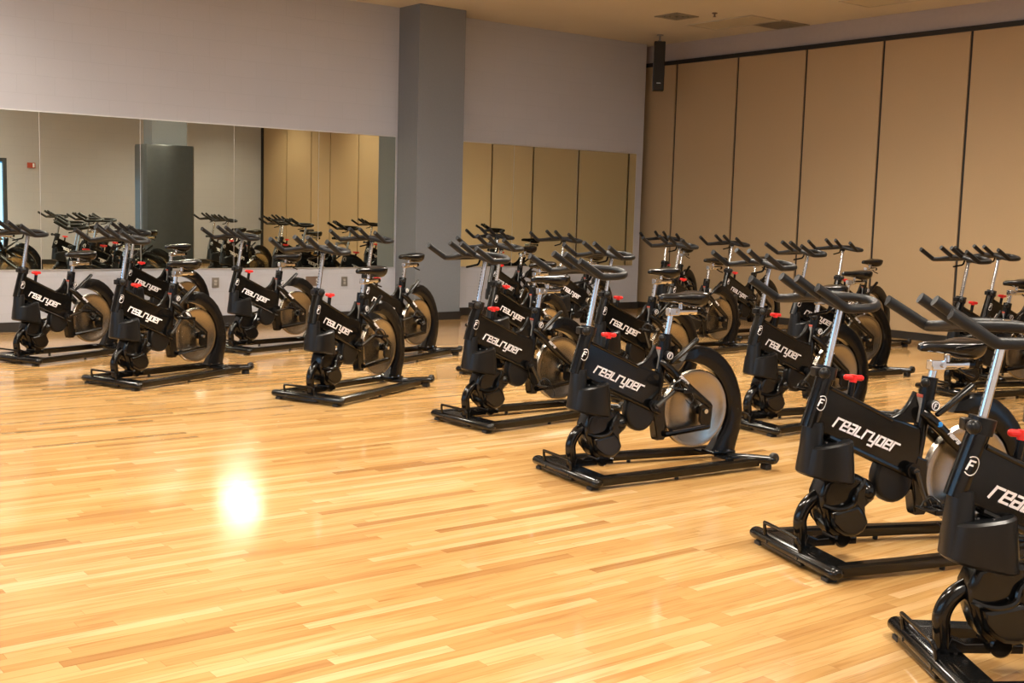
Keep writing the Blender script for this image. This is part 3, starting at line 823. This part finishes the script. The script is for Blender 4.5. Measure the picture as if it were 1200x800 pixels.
    # --- arch over the flywheel
    out = [(-.800, .705), (-.843, .730), (-.889, .738), (-.953, .726), (-1.016, .696), (-1.073, .655), (-1.126, .600), (-1.172, .527), (-1.208, .435), (-1.226, .328), (-1.218, .222), (-1.195, .144), (-1.180, .085)]
    inn = [(-.770, .648), (-.815, .646), (-.860, .637), (-.922, .618), (-.980, .588), (-1.028, .548), (-1.069, .499), (-1.102, .435), (-1.118, .366), (-1.115, .292), (-1.092, .225), (-1.045, .155), (-.995, .085)]
    b = MB(); rings = []
    for i, (o_, i_) in enumerate(zip(out, inn)):
        hw = .040 if i > 0 else .026
        O, I = Vector((o_[0], 0, o_[1])), Vector((i_[0], 0, i_[1]))
        ring = []
        for fy, ft in ((-.72, 0), (-1, .16), (-1, .84), (-.72, 1), (.72, 1), (1, .84), (1, .16), (.72, 0)):
            q = O.lerp(I, ft); ring.append((q.x, fy * hw, q.z))
        rings.append(ring)
    b.loft(rings, 'satin_black'); b.build('wheel_arch', root)
    # --- rear stays on both sides
    b = MB()
    for s in (1, -1):
        b.tube([(-.600, s * .035, .655), (-.640, s * .062, .615), (-.800, s * .074, .480), (-.935, s * .074, .385)], [.026, .027, .027, .022], 'gloss_black', 12, smooth_path=3, ry=[.024, .025, .024, .018])
        b.prism([(-.905, .415), (-.955, .385), (-.945, .245), (-.905, .245), (-.865, .290), (-.865, .385)], s * .074 - .010, s * .074 + .010, 'gloss_black', .003)
        b.tube([(-.935, s * .074, .256), (-.640, s * .048, .222)], .015, 'gloss_black', 8, ry=.018)
        b.tube([(-.90, s * .086, .268), (-.68, s * .066, .243)], .0040, 'crank', 6)
        b.cyl((-.900, s * .080, .352), (-.900, s * .096, .352), .014, 'chrome', 12)
        b.cyl((-.905, s * .080, .400), (-.905, s * .092, .400), .009, 'chrome', 10)
    b.cyl((-.935, -.074, .30), (-.935, -.05, .30), .01, 'gloss_black')
    st = b.build('rear_stay', root)
    sx = Vector((-.16, .0, -.135)).normalized(); sz = Vector((sx.z, 0, -sx.x)); sz = -sz if sz.z < 0 else sz
    b = MB(); lettering(b, 'ABF8', Vector((-.690, .0995, .568)), sx, sz, Vector((0, 1, 0)), .014, .020, .4, .0042, 'white'); b.build('lettering', st)
    # --- belt housing and crankset
    b = MB()
    circ = [(-.478 + .104 * math.cos(R(a)), .365 + .118 * math.sin(R(a))) for a in range(0, 360, 15)]
    b.prism(circ, -.033, .033, 'plastic', .018, seg=3, smooth=True)
    b.build('belt_cover', root)
    b = MB()
    b.cyl((0, -.09, 0), (0, .09, 0), .016, 'crank', 14); b.cyl((0, .052, 0), (0, .072, 0), .034, 'satin_black', 20); b.cyl((0, -.072, 0), (0, -.052, 0), .034, 'satin_black', 20)
    for s in (1, -1):
        b.tube([(0, s * .088, 0), (-s * .09, s * .096, 0), (-s * .168, s * .104, 0)], [.017, .012, .014], 'crank', 10, ry=[.014, .010, .012])
        b.cyl((-s * .168, s * .10, 0), (-s * .168, s * .118, 0), .012, 'crank', 10)
    cr = b.build('crankset', root); cr.location = (AX[0], 0, AX[1])
    for s in (1, -1):
        b = MB()
        b.cyl((0, s * .012, 0), (0, s * .105, 0), .009, 'chrome', 8)
        for dx in (-.034, .034): b.box((dx, s * .062, 0), (.012, .088, .020), 'satin_black', .002)
        for dy in (.020, .104): b.box((0, s * dy, 0), (.078, .010, .022), 'satin_black', .002)
        b.tube([(.030, s * .025, .008), (.085, s * .030, .016), (.098, s * .062, .02), (.085, s * .095, .016), (.030, s * .100, .008)], .004, 'plastic', 6, smooth_path=3)
        b.tube([(-.010, s * .020, .0), (.020, s * .022, .048), (.028, s * .062, .062), (.020, s * .102, .048), (-.010, s * .104, 0)], .005, 'plastic', 6, smooth_path=3)
        b.tube([(.085, s * .062, .016), (.070, s * .062, .045), (.028, s * .062, .062)], .004, 'plastic', 6)
        b.tube([(-.010, s * .104, 0), (-.03, s * .108, -.045), (-.015, s * .10, -.075), (.01, s * .085, -.05)], .0035, 'plastic', 6, smooth_path=3)
        p = b.build('pedal', cr); p.location = (-s * .168, s * .106, 0)
    # --- fold-up rear lever with round badge
    b = MB()
    b.cyl((-.640, .03, .690), (-.640, .066, .690), .026, 'plastic', 18, bev=.004)
    b.tube([(-.665, .052, .650), (-.70, .055, .675), (-.835, .055, .775)], [.016, .018, .019], 'satin_black', 12, ry=[.012, .014, .015], dome=True)
    lv = b.build('brake_lever', root)
    b = MB()
    c = Vector((-.640, .0665, .690))
    b.tube([c + Vector((.019 * math.cos(R(t)), 0, .019 * math.sin(R(t)))) for t in range(0, 360, 24)], .002, 'white', 6, closed=True)
    lettering(b, 'F', c + Vector((.007, 0, -.009)), Vector((-1, 0, 0)), Vector((0, 0, 1)), Vector((0, 1, 0)), .018, .014, .2, .004, 'white')
    b.build('badge', lv)
    return root

def kids(o): return [c for c in bpy.data.objects if c.parent == o]
CH = {}
def copy_tree(o, parent=None):
    c = o.copy(); COL.objects.link(c)
    if parent: c.parent = parent
    for ch in CH[o.name]: copy_tree(ch, c)
    return c
def index_tree(o):
    CH[o.name] = kids(o)
    for c in CH[o.name]: index_tree(c)

proto = make_bike()
index_tree(proto)
# x, y, heading (deg), crank angle, handlebar raise, seat raise, label
BIKES = [
    (4.267, 5.010, 171.0, 37, .000, .015, 'black exercise bike in the centre front row, its long base on open floor'),
    (2.899, 11.174, 203.7, 15, .005, -.035, 'leftmost black exercise bike, front bar cut by the left edge of the photo'),
    (3.189, 9.427, 200.4, 50, .010, -.030, 'second front-row exercise bike from the left, hiding the bike behind it'),
    (4.211, 8.018, 202.3, 25, -.01, -.020, 'third front-row exercise bike from the left, standing alone before the wide gap'),
    (4.686, 6.637, 181.6, -60, .000, .005, 'front-row exercise bike just left of the centre bike, base partly behind it'),
    (4.094, 3.246, 160.4, -70, -.02, -.060, 'front-row exercise bike at right with a blue sticker on its rear stay'),
    (3.489, 2.166, 144.7, 40, -.02, .000, 'nearest exercise bike, cut by the bottom right corner of the photo'),
    (4.465, 12.815, 198.9, 10, -.02, -.02, 'exercise bike mostly hidden behind the second front-row bike from the left'),
    (4.961, 11.147, 194.1, 10, -.01, -.05, 'second-row exercise bike right below the mirror joint, before two outlets'),
    (5.662, 9.754, 199.5, 10, .02, .010, 'second-row exercise bike standing in front of the grey pilaster'),
    (6.265, 8.522, 192.9, 30, .000, -.01, 'second-row exercise bike directly behind the one left of the centre bike'),
    (6.377, 7.192, 181.0, 120, -.01, .015, 'second-row exercise bike directly behind the centre bike, red knob before the corner'),
    (6.385, 5.565, 174.2, 220, .000, -.02, 'second-row exercise bike right of the centre bike, whole logo in view'),
    (8.750, 11.900, 195.0, 60, .000, .010, 'far exercise bike nearest the right side of the grey pilaster'),
    (8.704, 10.550, 194.2, 200, .010, -.02, 'far exercise bike in front of the right group of mirrors'),
    (9.033, 9.036, 183.6, 160, .005, .010, 'third-row exercise bike before the left end of the tan partition'),
    (8.882, 7.240, 166.5, 210, .010, -.02, 'third-row exercise bike seen over the handlebar of the right front-row bike'),
    (9.250, 5.800, 165.0, 30, .020, -.02, 'third-row exercise bike whose handlebar stands above the nearest bike'),
    (11.600, 11.750, 200.0, 40, .000, .02, 'farthest exercise bike, by the left end of the partition, partly hidden'),
    (10.895, 9.957, 185.4, 150, .000, -.03, 'fourth-row exercise bike before the partition with its logo clearly in view'),
    (11.150, 8.500, 184.0, 75, .005, .01, 'rear exercise bike whose small saddle stands out against the tan partition seam'),
    (10.50, 6.250, 166.0, 10, .020, -.02, 'fourth-row exercise bike at the far right, cut off below by nearer handlebars'),
]
for i, (x, y, hd, ca, dh, ds, label) in enumerate(BIKES):
    o = proto if i == 0 else copy_tree(proto)
    o.location = (x, y, 0); o.rotation_euler = (0, 0, R(hd))
    tag(o, label, 'exercise bike', 'indoor exercise bikes')
    for c in kids(o):
        nm = c.name.split('.')[0]
        if nm in ('steering_post', 'handlebar'):
            c.location = (-.186 * dh, 0, dh)
        elif nm in ('seat_post', 'saddle'):
            c.location = (-.18 * ds, 0, ds)
        elif nm == 'crankset':
            a = R(ca); c.rotation_euler = (0, a, 0)
            for pdl in kids(c): pdl.rotation_euler = (0, -a, 0)
        elif nm == 'rear_stay' and i == 5:
            b = MB(); b.sphere((-.655, .083, .607), .017, 'blue', 10, (1, .5, 1)); s_ = b.build('blue_sticker', c); s_['label'] = 'blue round sticker'
